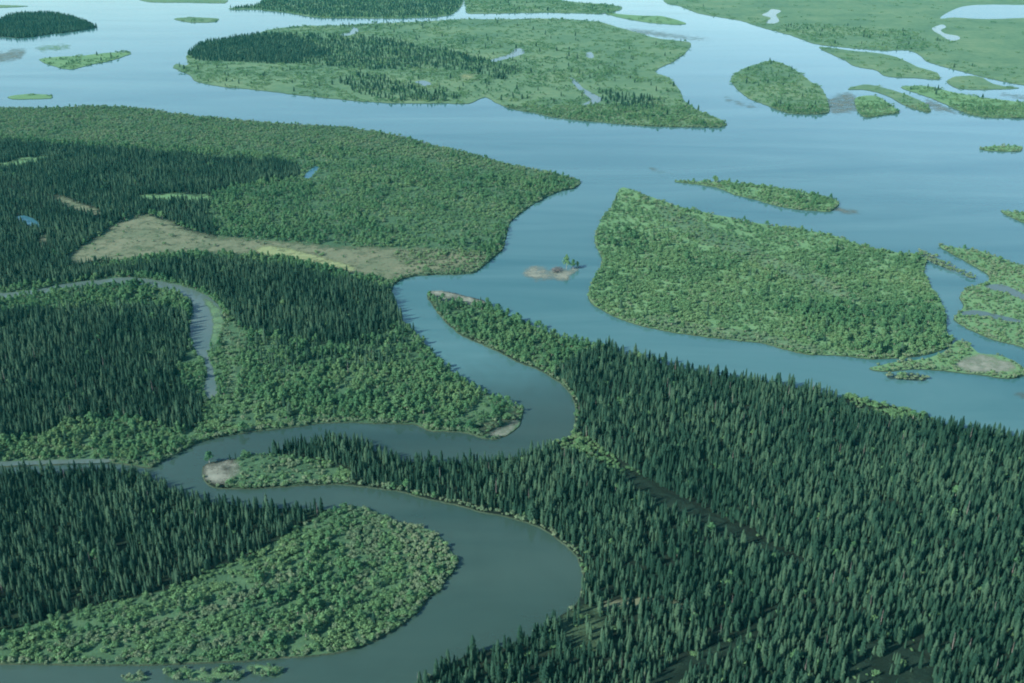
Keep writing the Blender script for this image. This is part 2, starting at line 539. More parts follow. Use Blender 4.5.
land('island', [(-190,22),(-80,17),(0,18),(8,13),(38,11),(66,13),(87,20),(97,26),(84,30),(51,34),(20,38),(0,36.5),(-80,36),(-190,34)],
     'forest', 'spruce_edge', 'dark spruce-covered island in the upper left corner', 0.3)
land('island', [(39,59),(56,56),(79,55),(102,52.5),(130,51),(131,53.5),(112,60),(89,65),(69,69),(51,65)], 'shrub', 'shrub',
     'small green islet below the dark upper left island', 0.3)
land('island', [(8,96.5),(28,93.5),(52,95),(51,98),(15,99)], 'shrub', 'sparse', 'tiny green islet close to the left bank', 0.2)
land('island', [(731,79),(741,69),(754,64),(774,60),(797,70),(810,80),(822,88),(828,102),(829,112),(815,114),(789,113),(764,104),(744,95)],
     'grass', 'shrub', 'rounded green island right of the upper channel', 0.35)
land('island', [(820,46.5),(850,50),(891,55),(917,66),(937,72.5),(939,79),(917,78),(886,76),(876,70),(855,66),(845,60),(825,51)], 'grass',
     'sparse', 'pale grassy bar under the upper right plain', 0.3)
land('island', [(947,81),(957,76),(978,76),(993,83),(1005,86),(1018,88),(983,89.5),(957,88)], 'grass', 'sparse', 'oval grassy bar near the right edge', 0.25)
land('island', [(901,87),(927,85),(957,92),(988,97),(1024,101),(1120,106),(1240,110),(1240,125),(1100,121),(1024,118),(993,117.5),(973,115),(952,107),(929,97)], 'shrub',
     'shrub', 'long green bar running out at the right edge', 0.3)
land('island', [(848,89),(866,84),(886,88),(906,94),(927,104),(930,112),(909,107),(888,96),(868,90)], 'grass', 'sparse', 'thin diagonal grassy bar', 0.25)
land('island', [(856,97),(876,95),(891,104),(899,112),(883,115),(866,117),(858,111)], 'shrub', 'shrub', 'small bushy islet between the grassy bars', 0.25)
land('island', [(605,13),(622,14),(645,15.5),(663,16),(686,23),(675,24.5),(650,22.5),(625,18.5)], 'shrub', 'sparse', 'narrow islet at the top of the upper channel', 0.2)
land('island', [(980,147.5),(1001,145),(1022,146),(1020,151),(988,150.5)], 'shrub', 'sparse', 'tiny grassy islet at the right edge', 0.2)
land('island', [(1001,210),(1011,210.5),(1030,211),(1100,220),(1100,236),(1030,224),(1008,215.5)], 'shrub', 'shrub', 'tip of a green islet at the right edge', 0.3)
land('island', [(174,18.5),(193,17),(219,18.5),(214,22),(188,22)], 'grass', 'sparse', 'faint pale islet in the far upper channel', 0.2)
land('far_bank', [(229,9),(246,5),(262,0),(280,-40),(455,-40),(462,-5),(461,6),(448,15.5),(403,18.2),(352,18),(316,17.5),(296,14),(262,10)], 'grass', 'mixed',
     'green far bank at the top left of the channel', 0.3)
land('far_bank', [(464,-5),(470,-40),(570,-40),(560,-3),(572,1),(610,4),(622,7),(618,10.5),(602,13.5),(551,12.6),(510,13),(468,13.2),(466,6)], 'grass', 'shrub',
     'green far bank at the top centre of the channel', 0.3)
land('far_bank', [(664,1),(680,6),(700,13.5),(740,20.5),(764,28),(789,34.5),(815,43.5),(853,48),(886,50.5),(905,50),(917,53),(927,61),(942,66),(967,72.5),
     (993,79),(1024,85),(1120,98),(1240,104),(1240,-40),(640,-40)], 'grass', 'pale', 'wide green plain in the upper right corner', 0.35)
land('far_bank', [(-230,4),(0,5),(28,6),(0,7.5),(-230,10)], 'grass', 'none', 'thin strip of bank in the far upper left corner', 0.2)
land('far_bank', [(140,-1),(180,-2),(228,0),(225,3),(190,2.5),(150,2)], 'grass', 'none', 'thin far bank strip at the top edge', 0.2)

# --- the side creek carries less silt than the river
soft_sheet('creek', smooth_closed([(340,425),(440,412),(500,405),(560,400),(640,400),(660,470),(660,620),(560,660),(480,700),(480,850),(-255,850),(-255,400),(100,400),(250,405)], 3.0, 0.0, 777),
     0.03, M['creek_thinning'], 'dark teal water of the winding side creek', 48.0, 3.0)
# --- gravel and sand bars
def bar(pts, ground, label, z=0.28, jit=0.3, zn='none', soft=2.6):
    k = len(LANDS) + 1
    Q = smooth_closed(pts, 1.5, jit, k)
    soft_sheet('sandbar', Q, z, SOFT(ground), label, soft)
    if zn != 'none':
        fill(LAND, Q, k)
        fill(GROUND, Q, k)
        fill(ZONE, Q, Z[zn])
    LANDS.append(('sandbar', label, Q, None, z, None, None))
bar([(521,273),(532,267),(551,269.5),(568,269),(579,265.5),(581,267.5),(579,270.5),(570,275),(566,280),(544,280),(528,277.5)], 'gravel', 'pale gravel bar with a few trees in the channel')
bar([(645,166),(655,167.5),(663,170),(675,174.5),(662,173.5),(650,170)], 'sand', 'thin brown sandbar in open water', 0.1, 0.2)
bar([(722,96),(732,98),(745,103),(760,106),(755,109),(738,105),(726,100)], 'sand', 'brown sandbar beside the rounded island', 0.1, 0.2)
bar([(826,101),(845,92),(857,97),(858,110),(848,114),(831,113)], 'sand', 'muddy flat between rounded island and bushy islet', 0.08, 0.3)
bar([(0,52),(15,48),(27,50),(23,58),(10,62),(-30,65),(-40,54)], 'sand', 'brown mudflat at the left edge', 0.1, 0.3)
bar([(34,48),(51,46),(71,45),(69,48),(43,50)], 'shrub', 'thin muddy strip above the small green islet', 0.2, 0.2)
bar([(836,205),(848,208),(864,213),(862,216),(846,214),(832,211.5)], 'sand', 'muddy tail of the slim islet', 0.1, 0.25)
bar([(918,250),(935,256),(955,266),(975,276),(973,279.5),(950,270),(930,262)], 'sand', 'drowned bar between the middle and marshy islands', 0.12, 0.3, 'sparse')
bar([(886,375),(905,374),(928,377),(925,380),(905,380),(890,378.5)], 'bank', 'weedy shallows below the grassy spit', 0.1, 0.3, 'sparse')
bar([(1010,393),(1030,392),(1060,398),(1030,400),(1012,397)], 'sand', 'narrow sandbar at the right edge', 0.15, 0.2)
bar([(620,28),(650,30),(690,36),(715,39),(700,41),(660,37),(632,33)], 'sand', 'brown flats at the upper end of the longest island', 0.1, 0.25)
bar([(926,98),(950,107),(972,116),(948,113),(931,110),(924,104)], 'sand', 'pale sandbar between grassy bars', 0.1, 0.25)
bar([(1000,92),(1024,95),(1100,100),(1100,104),(1024,99.5),(1000,96)], 'sand', 'pale sand strip at right edge', 0.1, 0.2)
bar([(122,676),(132,673),(147,675),(150,679),(138,681),(125,680)], 'shrub', 'small weedy mud patch in the creek', 0.08, 0.4, 'sparse')
bar([(165,672),(185,668),(205,670),(225,669),(243,673),(238,679),(215,682),(190,680),(172,679)], 'shrub', 'larger weedy mud patch in the creek', 0.08, 0.4, 'sparse')
bar([(248,666),(262,664),(283,668),(280,675),(262,677),(250,672)], 'shrub', 'weedy shallows beside the lower left point', 0.08, 0.4, 'sparse')

# --- ground patches on the banks
patch('gravel_bank', [(203,467),(212,463),(228,460),(240,464),(238,474),(228,483),(214,485),(206,478)], 'gravel', 'none', 'pale gravel tip of the peninsula in the creek', 0.04, 0.8, 1, 3.5)
patch('gravel_bank', [(488,435),(497,428),(508,423),(519,419),(521,424),(514,431),(500,437)], 'gravel', 'none', 'pale gravel edge on the inside of the creek bend', 0.04, 0.3, 2)
patch('mud_bank', [(470,431),(480,425),(495,419),(515,409),(521,406),(519,418),(507,423),(496,428),(486,436)], 'bank', 'sparse', 'grey mud slope above the gravel edge', 0.02, 0.5, 3)
patch('sand_bank', [(427,294),(431,289),(448,290),(474,296),(490,303),(474,305),(452,302),(436,299)], 'gravel', 'none', 'pale sand rim on the tip beside the creek mouth', 0.04, 0.25, 4, 1.2)
patch('sand_bank', [(955,366),(968,356),(985,353),(1000,358),(1018,366),(1010,373),(985,373),(968,371)], 'gravel', 'none', 'pale sand on the grassy spit', 0.04, 0.4, 5)
patch('meadow', [(67,258),(85,245),(105,232),(120,222),(145,215),(165,220),(190,230),(215,236),(260,240),(300,243),(350,247),(420,248),(470,252),(487,258),
      (476,270),(455,273),(420,274.5),(402,278),(388,280),(370,276),(330,268),(290,259),(255,255),(215,253),(160,255),(120,261),(75,263)],
      'meadow', 'grass', 'dry tan meadow among the dark spruces', 0.03, 0.7, 6)
patch('sedge_meadow', [(255,249),(275,246),(300,251),(330,259),(356,267),(352,271),(325,266),(290,258),(262,255)], 'lush', 'none', 'bright yellow-green sedge strip in the tan meadow', 0.06, 0.4, 7, 1.7)
patch('meadow', [(53,197),(62,196),(80,203),(102,211),(98,216),(82,213),(65,206)], 'meadow', 'grass', 'narrow tan clearing in the upper left spruces', 0.03, 0.5, 8)
patch('meadow', [(137,196),(175,193),(210,196),(213,202),(180,201),(150,201)], 'shrub', 'grass', 'small green clearing north of the tan meadow', 0.03, 0.5, 9)
patch('meadow', [(38,246),(40,238),(47,232),(48,240),(44,248)], 'meadow', 'grass', 'tan spot below the curved pond', 0.03, 0.4, 10)
patch('meadow', [(-60,160),(0,163),(20,158),(50,156),(40,162),(5,168),(-60,170)], 'shrub', 'grass', 'grassy strip in the upper left spruces', 0.03, 0.5, 11)
# --- internal zones, left bank
S = 'spruce'
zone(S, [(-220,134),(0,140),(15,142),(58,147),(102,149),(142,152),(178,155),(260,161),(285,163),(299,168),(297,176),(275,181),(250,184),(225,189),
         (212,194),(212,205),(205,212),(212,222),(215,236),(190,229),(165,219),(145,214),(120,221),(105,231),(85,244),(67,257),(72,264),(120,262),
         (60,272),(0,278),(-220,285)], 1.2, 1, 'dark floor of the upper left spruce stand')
zone(S, [(72,268),(120,268),(160,264),(215,262),(255,265),(290,270),(330,279),(370,287),(390,291),(398,300),(404,318),(395,328),(370,340),(330,346),
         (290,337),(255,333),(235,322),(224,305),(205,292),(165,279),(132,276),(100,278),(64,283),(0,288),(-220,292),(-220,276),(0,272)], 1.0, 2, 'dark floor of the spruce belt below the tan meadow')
zone(S, [(-220,318),(0,314),(60,312),(120,310),(165,311),(185,318),(190,340),(184,360),(176,378),(186,390),(203,401),(205,415),(195,428),(170,428),
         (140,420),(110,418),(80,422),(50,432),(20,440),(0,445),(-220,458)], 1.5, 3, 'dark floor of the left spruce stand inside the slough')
zone('mixed', [(400,322),(420,345),(400,365),(330,372),(270,370),(240,345),(290,337),(330,346),(370,340)], 2, 4)
zone('shrub', [(-220,128),(0,132),(100,142),(200,150),(285,158),(300,166),(320,164),(420,178),(480,178),(540,182),(575,180),(520,166),(440,146),(345,128),(240,121),(100,108),(-220,104)], 1.2, 5)
zone('shrub', [(300,170),(380,172),(470,182),(530,188),(512,215),(495,240),(470,250),(400,246),(380,225),(330,200),(300,185)], 1.5, 6)
# restore clearings that the spruce zones cover
for P_ in ([(53,197),(62,196),(80,203),(102,211),(98,216),(82,213),(65,206)], [(137,196),(175,193),(210,196),(213,202),(180,201),(150,201)],
           [(38,246),(40,238),(47,232),(48,240),(44,248)], [(-60,160),(0,163),(20,158),(50,156),(40,162),(5,168),(-60,170)]):
    zone('grass', P_, 0.5)
zone('grass', [(67,258),(85,245),(105,232),(120,222),(145,215),(165,220),(190,230),(215,236),(260,240),(300,243),(350,247),(420,248),(470,252),(487,258),
      (476,270),(455,273),(420,274.5),(402,278),(388,280),(370,276),(330,268),(290,259),(255,255),(215,253),(160,255),(120,261),(75,263)], 0.7, 6)
zone('sparse', [(395,252),(430,249),(470,250),(487,257),(480,266),(460,272),(420,273),(405,268)], 1.0, 7)
# upper strip of pale low willow
zone('pale', [(-220,100),(0,104),(140,106),(240,118),(345,125),(420,140),(480,156),(560,173),(500,172),(420,158),(330,148),(260,150),(150,147),(60,142),(0,137),(-220,130)], 1.2, 8)
# sloughs and ponds
PONDS = []
def pond(name, pts, m, label, seed, jit=0.4, dz=0.12):
    Q = smooth_closed(pts, 1.5, jit, 700 + seed)
    build_sheet(name, Q, LANDZ + dz, [M[m]], None, label)
    PONDS.append(Q)
pond('slough', [(-220,296),(0,293),(33,290),(64,284),(102,279.5),(132,277.5),(165,282),(188,288),(207,296),(220,308),(223,322),(218,335),(214,345),
      (206,352),(196,350),(190,340),(190,325),(192,312),(190,302),(180,295),(160,289),(130,284),(102,285),(64,290),(33,294.5),(0,298),(-220,301)],
      'slough', 'curved silty slough winding through the left spruces', 1)
pond('slough', [(197,346),(206,350),(211,362),(214,374),(216,384),(209,384),(207,372),(203,360),(197,354)], 'slough', 'narrow neck of the curved slough', 16, 0.3, 0.14)
pond('slough', [(206,378),(214,380),(217,392),(211,399),(205,392)], 'slough', 'short pool below the curved slough', 2)
pond('slough', [(-220,465),(0,461.5),(50,460),(112,459),(108,462.5),(50,464),(0,466),(-220,472)], 'slough', 'narrow straight silty slough at the left edge', 3, 0.2)
pond('pond', [(16,217),(24,215.5),(34,219),(40,226),(36,229),(27,224),(18,220)], 'pond', 'small curved blue pond in the upper left spruces', 4, 0.2)
pond('pond', [(304,176),(309,171),(316,166),(319,168),(314,174),(308,179)], 'pond', 'short blue pool on the upper left bank', 5, 0.2)
pond('pond', [(940,18),(955,9),(975,5),(1024,5),(1100,7),(1100,17),(1024,18),(985,19),(955,17.5)], 'pond', 'blue lake on the upper right plain', 6, 0.2)
pond('pond', [(932,28),(942,24.5),(946,27),(941,30),(945,33.5),(958,36),(960,39),(950,40.5),(941,35),(934,31)], 'slough', 'winding pool below the lake', 7, 0.15)
pond('pond', [(762,15),(768,12),(772,9),(781,11),(776,15),(779,21),(772,24),(766,22),(771,18)], 'slough', 'crooked pool on the upper right plain', 8, 0.15)
pond('pond', [(491,60),(500,57),(510,54),(515,49),(523,49),(524,53),(514,57),(502,60),(493,62)], 'slough', 'curved pool on the longest island', 9, 0.15)
pond('pond', [(570,78),(576,80),(583,88),(594,94),(602,99),(595,104),(580,106),(590,100),(586,95),(577,88)], 'slough', 'forked pool on the longest island', 10, 0.15)
pond('pond', [(415,82),(424,80.5),(432,84),(424,86)], 'slough', 'small pool near the lower shore of the longest island', 11, 0.1)
pond('pond', [(585,54),(591,52),(594,57),(589,58)], 'slough', 'tiny pool on the longest island', 12, 0.1)
pond('pond', [(338,35),(350,32),(352,28),(346,26.5),(357,28),(358,32),(346,36)], 'slough', 'thin inlet at the upper shore of the longest island', 13, 0.1)
pond('pond', [(962,312),(975,310),(995,314),(1020,320),(1022,323),(996,319),(976,315),(964,316)], 'slough', 'thin channel across the marshy island at the right edge', 14, 0.3)
pond('pond', [(985,286),(1000,284),(1016,290),(1030,298),(1024,300),(1006,293),(990,289)], 'slough', 'second thin channel on the marshy island', 15, 0.3)
patch('sedge_meadow', [(459,76),(466,74),(478,74.5),(474,78),(463,80)], 'lush', 'none', 'small yellow meadow on the longest island', 0.05, 0.2, 12)
patch('marsh_strip', [(219,318),(226,320),(232,338),(236,356),(238,376),(233,398),(229,420),(224,434),(217,436),(220,415),(224,396),(229,376),(226,358),(221,340)], 'grass', 'sparse', 'pale marshy strip leading from the curved slough to the creek', 0.15, 0.6, 13)
patch('marsh_strip', [(203,298),(214,303),(222,314),(223,328),(217,344),(209,348),(212,334),(212,318),(208,307)], 'grass', 'sparse', 'yellow-green marsh on the outer bend of the curved slough', 0.2, 0.5, 14, 1.6)
# longest island: spruce stands
for k, P_ in enumerate([[(188,52),(201,41),(240,35),(290,35),(330,40),(340,50),(325,60),(290,64),(240,62),(195,60)],
           [(290,36),(360,37),(400,42),(440,55),(430,66),(390,70),(340,68),(300,62),(330,52)],
           [(405,55),(440,50),(470,56),(500,64),(520,72),(500,80),(470,72),(430,68)],
           [(340,80),(380,76),(420,90),(460,98),(440,102),(400,101),(360,94)],
           [(598,92),(625,95),(660,100),(655,108),(625,108),(600,104)]]):
    zone('mixed' if k else 'spruce', P_, 0.8, 30 + k)
zone('pale', [(520,20),(600,24),(685,42),(670,62),(640,70),(600,60),(560,45),(500,38),(440,30),(470,20)], 0.8, 36)
zone('grass', [(700,0),(1000,-30),(1240,-30),(1240,60),(1000,68),(940,60),(960,45),(900,30),(800,22),(720,14)], 0.8, 37)
zone('shrub', [(780,26),(820,24),(870,28),(920,34),(930,48),(900,49),(850,46),(810,40)], 0.8, 38)
# marshy right edge, big middle island
zone('sparse', [(640,318),(660,315),(700,325),(760,333),(810,345),(840,354),(789,349),(729,338),(663,329)], 0.8, 40)
zone('sparse', [(655,205),(680,210),(760,250),(830,280),(860,300),(840,300),(790,278),(720,250),(670,225)], 1.0, 41)
patch('grass_strip', [(655,205),(680,210),(760,250),(830,280),(860,300),(840,300),(790,278),(720,250),(670,225)], 'grass', None, 'pale grassy band along the large middle island', 0.04, 0.8, 30)
patch('grass_strip', [(640,318),(660,315),(700,325),(760,333),(810,345),(840,354),(789,349),(729,338),(663,329)], 'grass', None, 'pale grassy margin on the near side of the large middle island', 0.04, 0.6, 31)
zone('broad', [(780,300),(850,310),(930,300),(945,325),(945,345),(900,356),(850,352),(800,335)], 1.2, 42)
# marsh beside the slough
zone('sparse', [(224,318),(236,322),(246,338),(245,352),(232,360),(222,352),(220,338)], 0.8, 45)
zone('shrub', [(184,362),(196,352),(214,350),(232,360),(228,378),(218,378),(204,376),(190,380)], 0.8, 46)
zone('shrub', [(205,400),(218,398),(240,395),(262,410),(245,428),(215,436),(203,430)], 0.8, 47)
fill(ZONE, np.array([(206,378),(214,380),(217,392),(211,399),(205,392)], float), 0)
# lower left point
zone('spruce_edge', [(-220,473),(0,468),(100,466),(145,468),(160,477),(180,487),(215,494),(250,499),(300,501),(338,504),(314,519),(277,540),(255,554),(220,566),(171,589),(102,604),(67,613),
         (27,626),(0,634),(-220,650)], 1.0, 50, 'dark floor of the spruces on the lower left point')
for k, P_ in enumerate([[(40,643),(110,627),(190,604),(250,580),(300,556),(345,524),(352,528),(312,562),(258,590),(195,613),(112,636),(45,651)],
           [(205,655),(250,640),(310,622),(350,600),(378,575),(384,580),(362,606),(320,632),(258,652)]]):
    zone('broad', P_, 0.8, 54 + k)
zone('broad', [(250,590),(290,575),(330,568),(365,565),(372,580),(350,600),(320,620),(270,628),(245,615)], 1.5, 51)
zone('pale', [(385,518),(415,524),(440,536),(456,556),(445,580),(430,594),(415,590),(405,560),(395,540)], 0.8, 52)
for k, P_ in enumerate([[(352,510),(364,513),(380,540),(383,562),(362,592),(344,604),(352,590),(366,564),(364,538)], [(386,520),(395,521),(417,550),(421,580),(402,607),(388,613),(398,600),(409,576),(403,548)],
           [(60,640),(150,622),(230,598),(300,566),(307,571),(237,607),(153,632),(62,650)], [(120,654),(200,645),(270,630),(330,606),(336,611),(275,638),(204,653),(122,660)]]):
    zone('pale', P_, 0.6, 70 + k)
zone('pale', [(345,506),(370,510),(385,525),(370,550),(350,560),(345,540),(352,520)], 0.8, 53)
# forest bank: broad-leaved tip and fringe, peninsula
zone('broad', [(428,294),(470,298),(510,312),(560,332),(610,344),(600,352),(570,362),(548,378),(520,362),(480,343),(450,326)], 1.2, 60)
zone('shrub', [(545,372),(562,384),(574,398),(578,420),(570,436),(563,428),(566,408),(556,388)], 0.6, 61)
patch('scrub_ground', [(228,470),(236,459),(246,453),(262,448),(290,456),(330,462),(352,474),(345,484),(300,485),(250,488),(225,486)], 'scrub', None, 'green scrub ground behind the gravel tip of the peninsula', 0.025, 0.8, 40)
patch('scrub_ground', [(430,296),(470,299),(510,313),(560,333),(610,345),(600,352),(570,362),(574,398),(577,420),(570,432),(560,400),(520,362),(480,343),(450,326)], 'scrub', None, 'green scrub ground on the tip beside the creek mouth', 0.025, 0.8, 41)
zone('shrub', [(236,459),(246,453),(262,448),(290,456),(330,462),(352,474),(345,484),(300,485),(250,488),(225,486),(240,474)], 0.8, 62)
zone('sparse', [(228,472),(238,462),(250,456),(275,456),(300,462),(325,470),(310,480),(270,484),(235,485)], 0.8, 66)
zone('spruce_edge', [(254,452),(264,447),(290,440),(320,434),(346,433),(370,441),(385,451),(392,460),(370,470),(340,462),(300,458)], 0.6, 63)
zone('shrub', [(545,438),(575,432),(610,455),(640,475),(632,482),(600,470),(575,456),(550,448)], 0.6, 64)
zone('shrub', [(840,398),(860,393),(905,408),(935,418),(920,424),(880,418),(850,412)], 0.8, 65)
# clearings in the big forest
patch('forest_clearing', [(566,612),(580,606),(600,604),(606,615),(604,632),(598,648),(586,655),(572,650),(562,638),(560,622)], 'moss', 'bog_and_gap', 'small grassy clearing near the creek bend', 0.03, 0.6, 20)
patch('forest_clearing', [(596,604),(615,600),(640,597),(665,599),(686,604),(690,610),(675,609),(650,607),(625,610),(605,612)], 'meadow', 'bog_and_gap', 'curved grassy strip joined to the small clearing', 0.035, 0.5, 21)
patch('bog_and_gap', [(848,652),(858,643),(880,641),(905,645),(925,655),(932,668),(928,700),(850,705),(843,680)], 'bog_and_gap', 'bog_and_gap', 'dark boggy hollow in the forest at the bottom edge', 0.03, 0.6, 22)
patch('bog_and_gap', [(640,692),(655,676),(690,655),(730,636),(768,612),(772,606),(780,603),(777,613),(750,640),(714,660),(684,680),(668,700)], 'bog_and_gap', 'bog_and_gap', 'dark straight gap in the forest near the bottom edge', 0.03, 0.4, 23)
patch('bog_and_gap', [(622,468),(640,476),(668,491),(690,502),(712,513),(740,527),(772,545),(806,562),(803,572),(768,558),(736,542),(704,527),(679,516),(652,503),(626,482)], 'bog_and_gap', 'none', 'thin gap slanting through the forest, its shade painted as dark ground', 0.03, 0.3, 24)  # tree shade in the gap, painted as a dark ground strip

BARE = [Q for Q in PONDS]
for Q in BARE:
    fill(ZONE, Q, 0)
for Q, z_ in HOLD:
    fill(ZONE, Q, z_)
build_lands()
for a_ in LATER:
    soft_sheet(*a_, clip=True)

# ------------------------------------------------------------------ plant meshes
def mesh_from(name, V, Fc, m, mi=None):
    me = bpy.data.meshes.new(name)
    me.from_pydata(V, [], Fc)
    for x in m:
        me.materials.append(x)
    if mi is not None:
        me.polygons.foreach_set('material_index', mi)
    me.update()
    return me
def tube(V, Fc, p, q, r0, r1, n=5):
    p, q = Vector(p), Vector(q)
    d = (q - p).normalized()
    a = d.orthogonal().normalized()
    b = d.cross(a)
    s = len(V)
    for c, r in ((p, r0), (q, r1)):
        for k in range(n):
            t = 6.2832 * k / n
            V.append(tuple(c + a * (r * math.cos(t)) + b * (r * math.sin(t))))
    for k in range(n):
        Fc.append((s + k, s + (k + 1) % n, s + n + (k + 1) % n, s + n + k))
def spruce_geo(rs, h=14.0, rad=1.55, tiers=17, lean=0.02):
    tv, tf = [], []
    tube(tv, tf, (0, 0, -0.25), (lean * h * 0.6, 0, h * 0.6), 0.17, 0.09)
    tube(tv, tf, (lean * h * 0.6, 0, h * 0.6), (lean * h, 0, h * 0.99), 0.09, 0.015)
    V, Fc = [], []
    # inner mass of twigs: a ragged cone
    n = 7
    s = len(V)
    for lev, (t, k) in enumerate(((0.13, 0.30), (0.3, 0.52), (0.55, 0.42), (0.8, 0.24))):
        for j in range(n):
            a = 6.2832 * j / n + lev * 0.4
            r = rad * k * rs.uniform(0.75, 1.15)
            V.append((r * math.cos(a) + lean * h * t, r * math.sin(a), h * t))
    V.append((lean * h, 0, h))
    for lev in range(3):
        for j in range(n):
            a, b = s + lev * n + j, s + lev * n + (j + 1) % n
            Fc.append((a, b, b + n, a + n))
    for j in range(n):
        Fc.append((s + 3 * n + j, s + 3 * n + (j + 1) % n, len(V) - 1))
    for i in range(tiers):
        t = 0.07 + 0.91 * (i / (tiers - 1)) ** 0.95
        z = h * t
        prof = min(1.0, 0.55 + t * 2.2) * (1 - t) ** 0.34 + 0.02
        nb = 8 if t < 0.75 else 6
        off = rs.uniform(0, 6.28)
        for j in range(nb):
            if rs.random() < 0.08:
                continue
            a = off + 6.2832 * j / nb + rs.uniform(-0.25, 0.25)
            L = rad * prof * rs.uniform(0.72, 1.22)
            wd = 0.30 * L + 0.13
            dr = L * rs.uniform(0.55, 1.15)
            ca, sa = math.cos(a), math.sin(a)
            cx = lean * h * t
            zz = z + rs.uniform(-0.2, 0.2)
            s = len(V)
            V += [(cx, 0, zz + 0.16),
                  (cx + ca * L * 0.6 - sa * wd, sa * L * 0.6 + ca * wd, zz - dr * 0.75),
                  (cx + ca * L, sa * L, zz - dr * 0.8),
                  (cx + ca * L * 0.6 + sa * wd, sa * L * 0.6 - ca * wd, zz - dr * 0.75),
                  (cx + ca * L * 0.62, sa * L * 0.62, zz - dr * 0.3)]
            Fc += [(s, s + 1, s + 4), (s + 1, s + 2, s + 4), (s + 2, s + 3, s + 4), (s + 3, s, s + 4)]
    return (tv, tf), (V, Fc)
def lump(rs, V, Fc, c, r, n, size):
    """leaf sprays spread over and inside a lump of crown"""
    for _ in range(n):
        d = Vector((rs.gauss(0, 1), rs.gauss(0, 1), rs.gauss(0, 1)))
        d.normalize()
        if d.z < -0.35:
            d.z *= -0.6
            d.normalize()
        k = rs.uniform(0.45, 1.15)
        p = Vector((c[0] + d.x * r[0] * k, c[1] + d.y * r[1] * k, c[2] + d.z * r[2] * k))
        nn = (d * 1.1 + Vector((rs.gauss(0, 0.36), rs.gauss(0, 0.36), rs.gauss(0, 0.36) + 0.15))).normalized()
        u = nn.orthogonal().normalized()
        w = nn.cross(u)
        t = rs.uniform(0, 6.28)
        u, w = u * math.cos(t) + w * math.sin(t), w * math.cos(t) - u * math.sin(t)
        s_ = size * rs.uniform(0.6, 1.3)
        s = len(V)
        V += [tuple(p - u * s_), tuple(p + w * s_ * 0.62 - nn * s_ * 0.2), tuple(p + u * s_), tuple(p - w * s_ * 0.62 - nn * s_ * 0.2)]
        Fc += [(s, s + 1, s + 2), (s, s + 2, s + 3)]
def broad_geo(rs, h=8.5, slim=1.0):
    tv, tf = [], []
    tube(tv, tf, (0, 0, -0.25), (0.1, 0.05, h * 0.5), 0.16, 0.09)
    tube(tv, tf, (0.1, 0.05, h * 0.5), (0.15, -0.1, h * 0.9), 0.09, 0.02)
    V, Fc = [], []
    nl = 7
    for i in range(nl):
        t = i / (nl - 1)
        zc = h * (0.34 + 0.52 * t)
        ro = h * 0.16 * slim * (1 - 0.75 * t) * rs.uniform(0.6, 1.25)
        a = i * 2.4 + rs.uniform(-0.4, 0.4)
        c = (ro * math.cos(a), ro * math.sin(a), zc)
        r = h * 0.155 * slim * (1.08 - 0.45 * t) * rs.uniform(0.85, 1.2)
        tube(tv, tf, (0.1, 0, zc - h * 0.14), c, 0.05, 0.02, 4)
        lump(rs, V, Fc, c, (r, r, r * 1.1), 40, 0.5)
    lump(rs, V, Fc, (0, 0, h * 0.55), (h * 0.10 * slim, h * 0.10 * slim, h * 0.25), 30, 0.6)
    return (tv, tf), (V, Fc)
def shrub_geo(rs, h=3.0, w=1.5):
    tv, tf = [], []
    for i in range(4):
        a = 1.57 * i + rs.uniform(-0.4, 0.4)
        tube(tv, tf, (0.1 * math.cos(a), 0.1 * math.sin(a), -0.2), (w * 0.5 * math.cos(a), w * 0.5 * math.sin(a), h * 0.7), 0.05, 0.015, 4)
    V, Fc = [], []
    for i in range(5):
        a = 6.28 * i / 5 + rs.uniform(-0.4, 0.4)
        q = w * 0.5 * rs.uniform(0.4, 1.2) if i else 0
        hh = h * (rs.uniform(0.4, 0.62) if i else 0.62)
        lump(rs, V, Fc, (q * math.cos(a), q * math.sin(a), hh), (w * 0.5, w * 0.5, h * 0.33), 18, 0.42)
    return (tv, tf), (V, Fc)
def thicket_geo(rs, n=9, R_=6.5):
    V, Fc = [], []
    for i in range(n):
        a = rs.uniform(0, 6.28)
        q = R_ * math.sqrt(rs.random())
        hh = rs.uniform(2.2, 5.2)
        w = hh * rs.uniform(0.28, 0.42)
        lump(rs, V, Fc, (q * math.cos(a), q * math.sin(a), hh * 0.5), (w, w, hh * 0.5), 26, 0.7)
    return ([], []), (V, Fc)
def snag_geo(rs, h=11.0):
    tv, tf = [], []
    tube(tv, tf, (0, 0, -0.25), (0.2, 0.1, h), 0.17, 0.03)
    V, Fc = [], []
    for i in range(22):
        t = rs.uniform(0.3, 0.95)
        a = rs.uniform(0, 6.28)
        L = 0.9 * (1.1 - t) + 0.2
        p = (0.2 * t, 0.1 * t, h * t)
        tube(V, Fc, p, (p[0] + L * math.cos(a), p[1] + L * math.sin(a), p[2] - 0.15), 0.035, 0.01, 3)
    return (tv, tf), (V, Fc)
PROTO = {}
def proto(kind, geos, bark, leaf):
    L = []
    for i, ((tv, tf), (cv, cf)) in enumerate(geos):
        tm = mesh_from(kind + '_trunk', tv, tf, [M[bark]]) if tv else None
        cm = mesh_from(kind + '_crown', cv, cf, [M[leaf]])
        n = len(tv)
        whole = mesh_from(kind + '_whole', tv + cv, tf + [tuple(k + n for k in f) for f in cf], [M[bark], M[leaf]],
                          [0] * len(tf) + [1] * len(cf))
        ob = bpy.data.objects.new(kind + '_source', whole)     # not linked to the scene
        L.append((tm, cm, ob))
    PROTO[kind] = L
rs = random.Random(3)
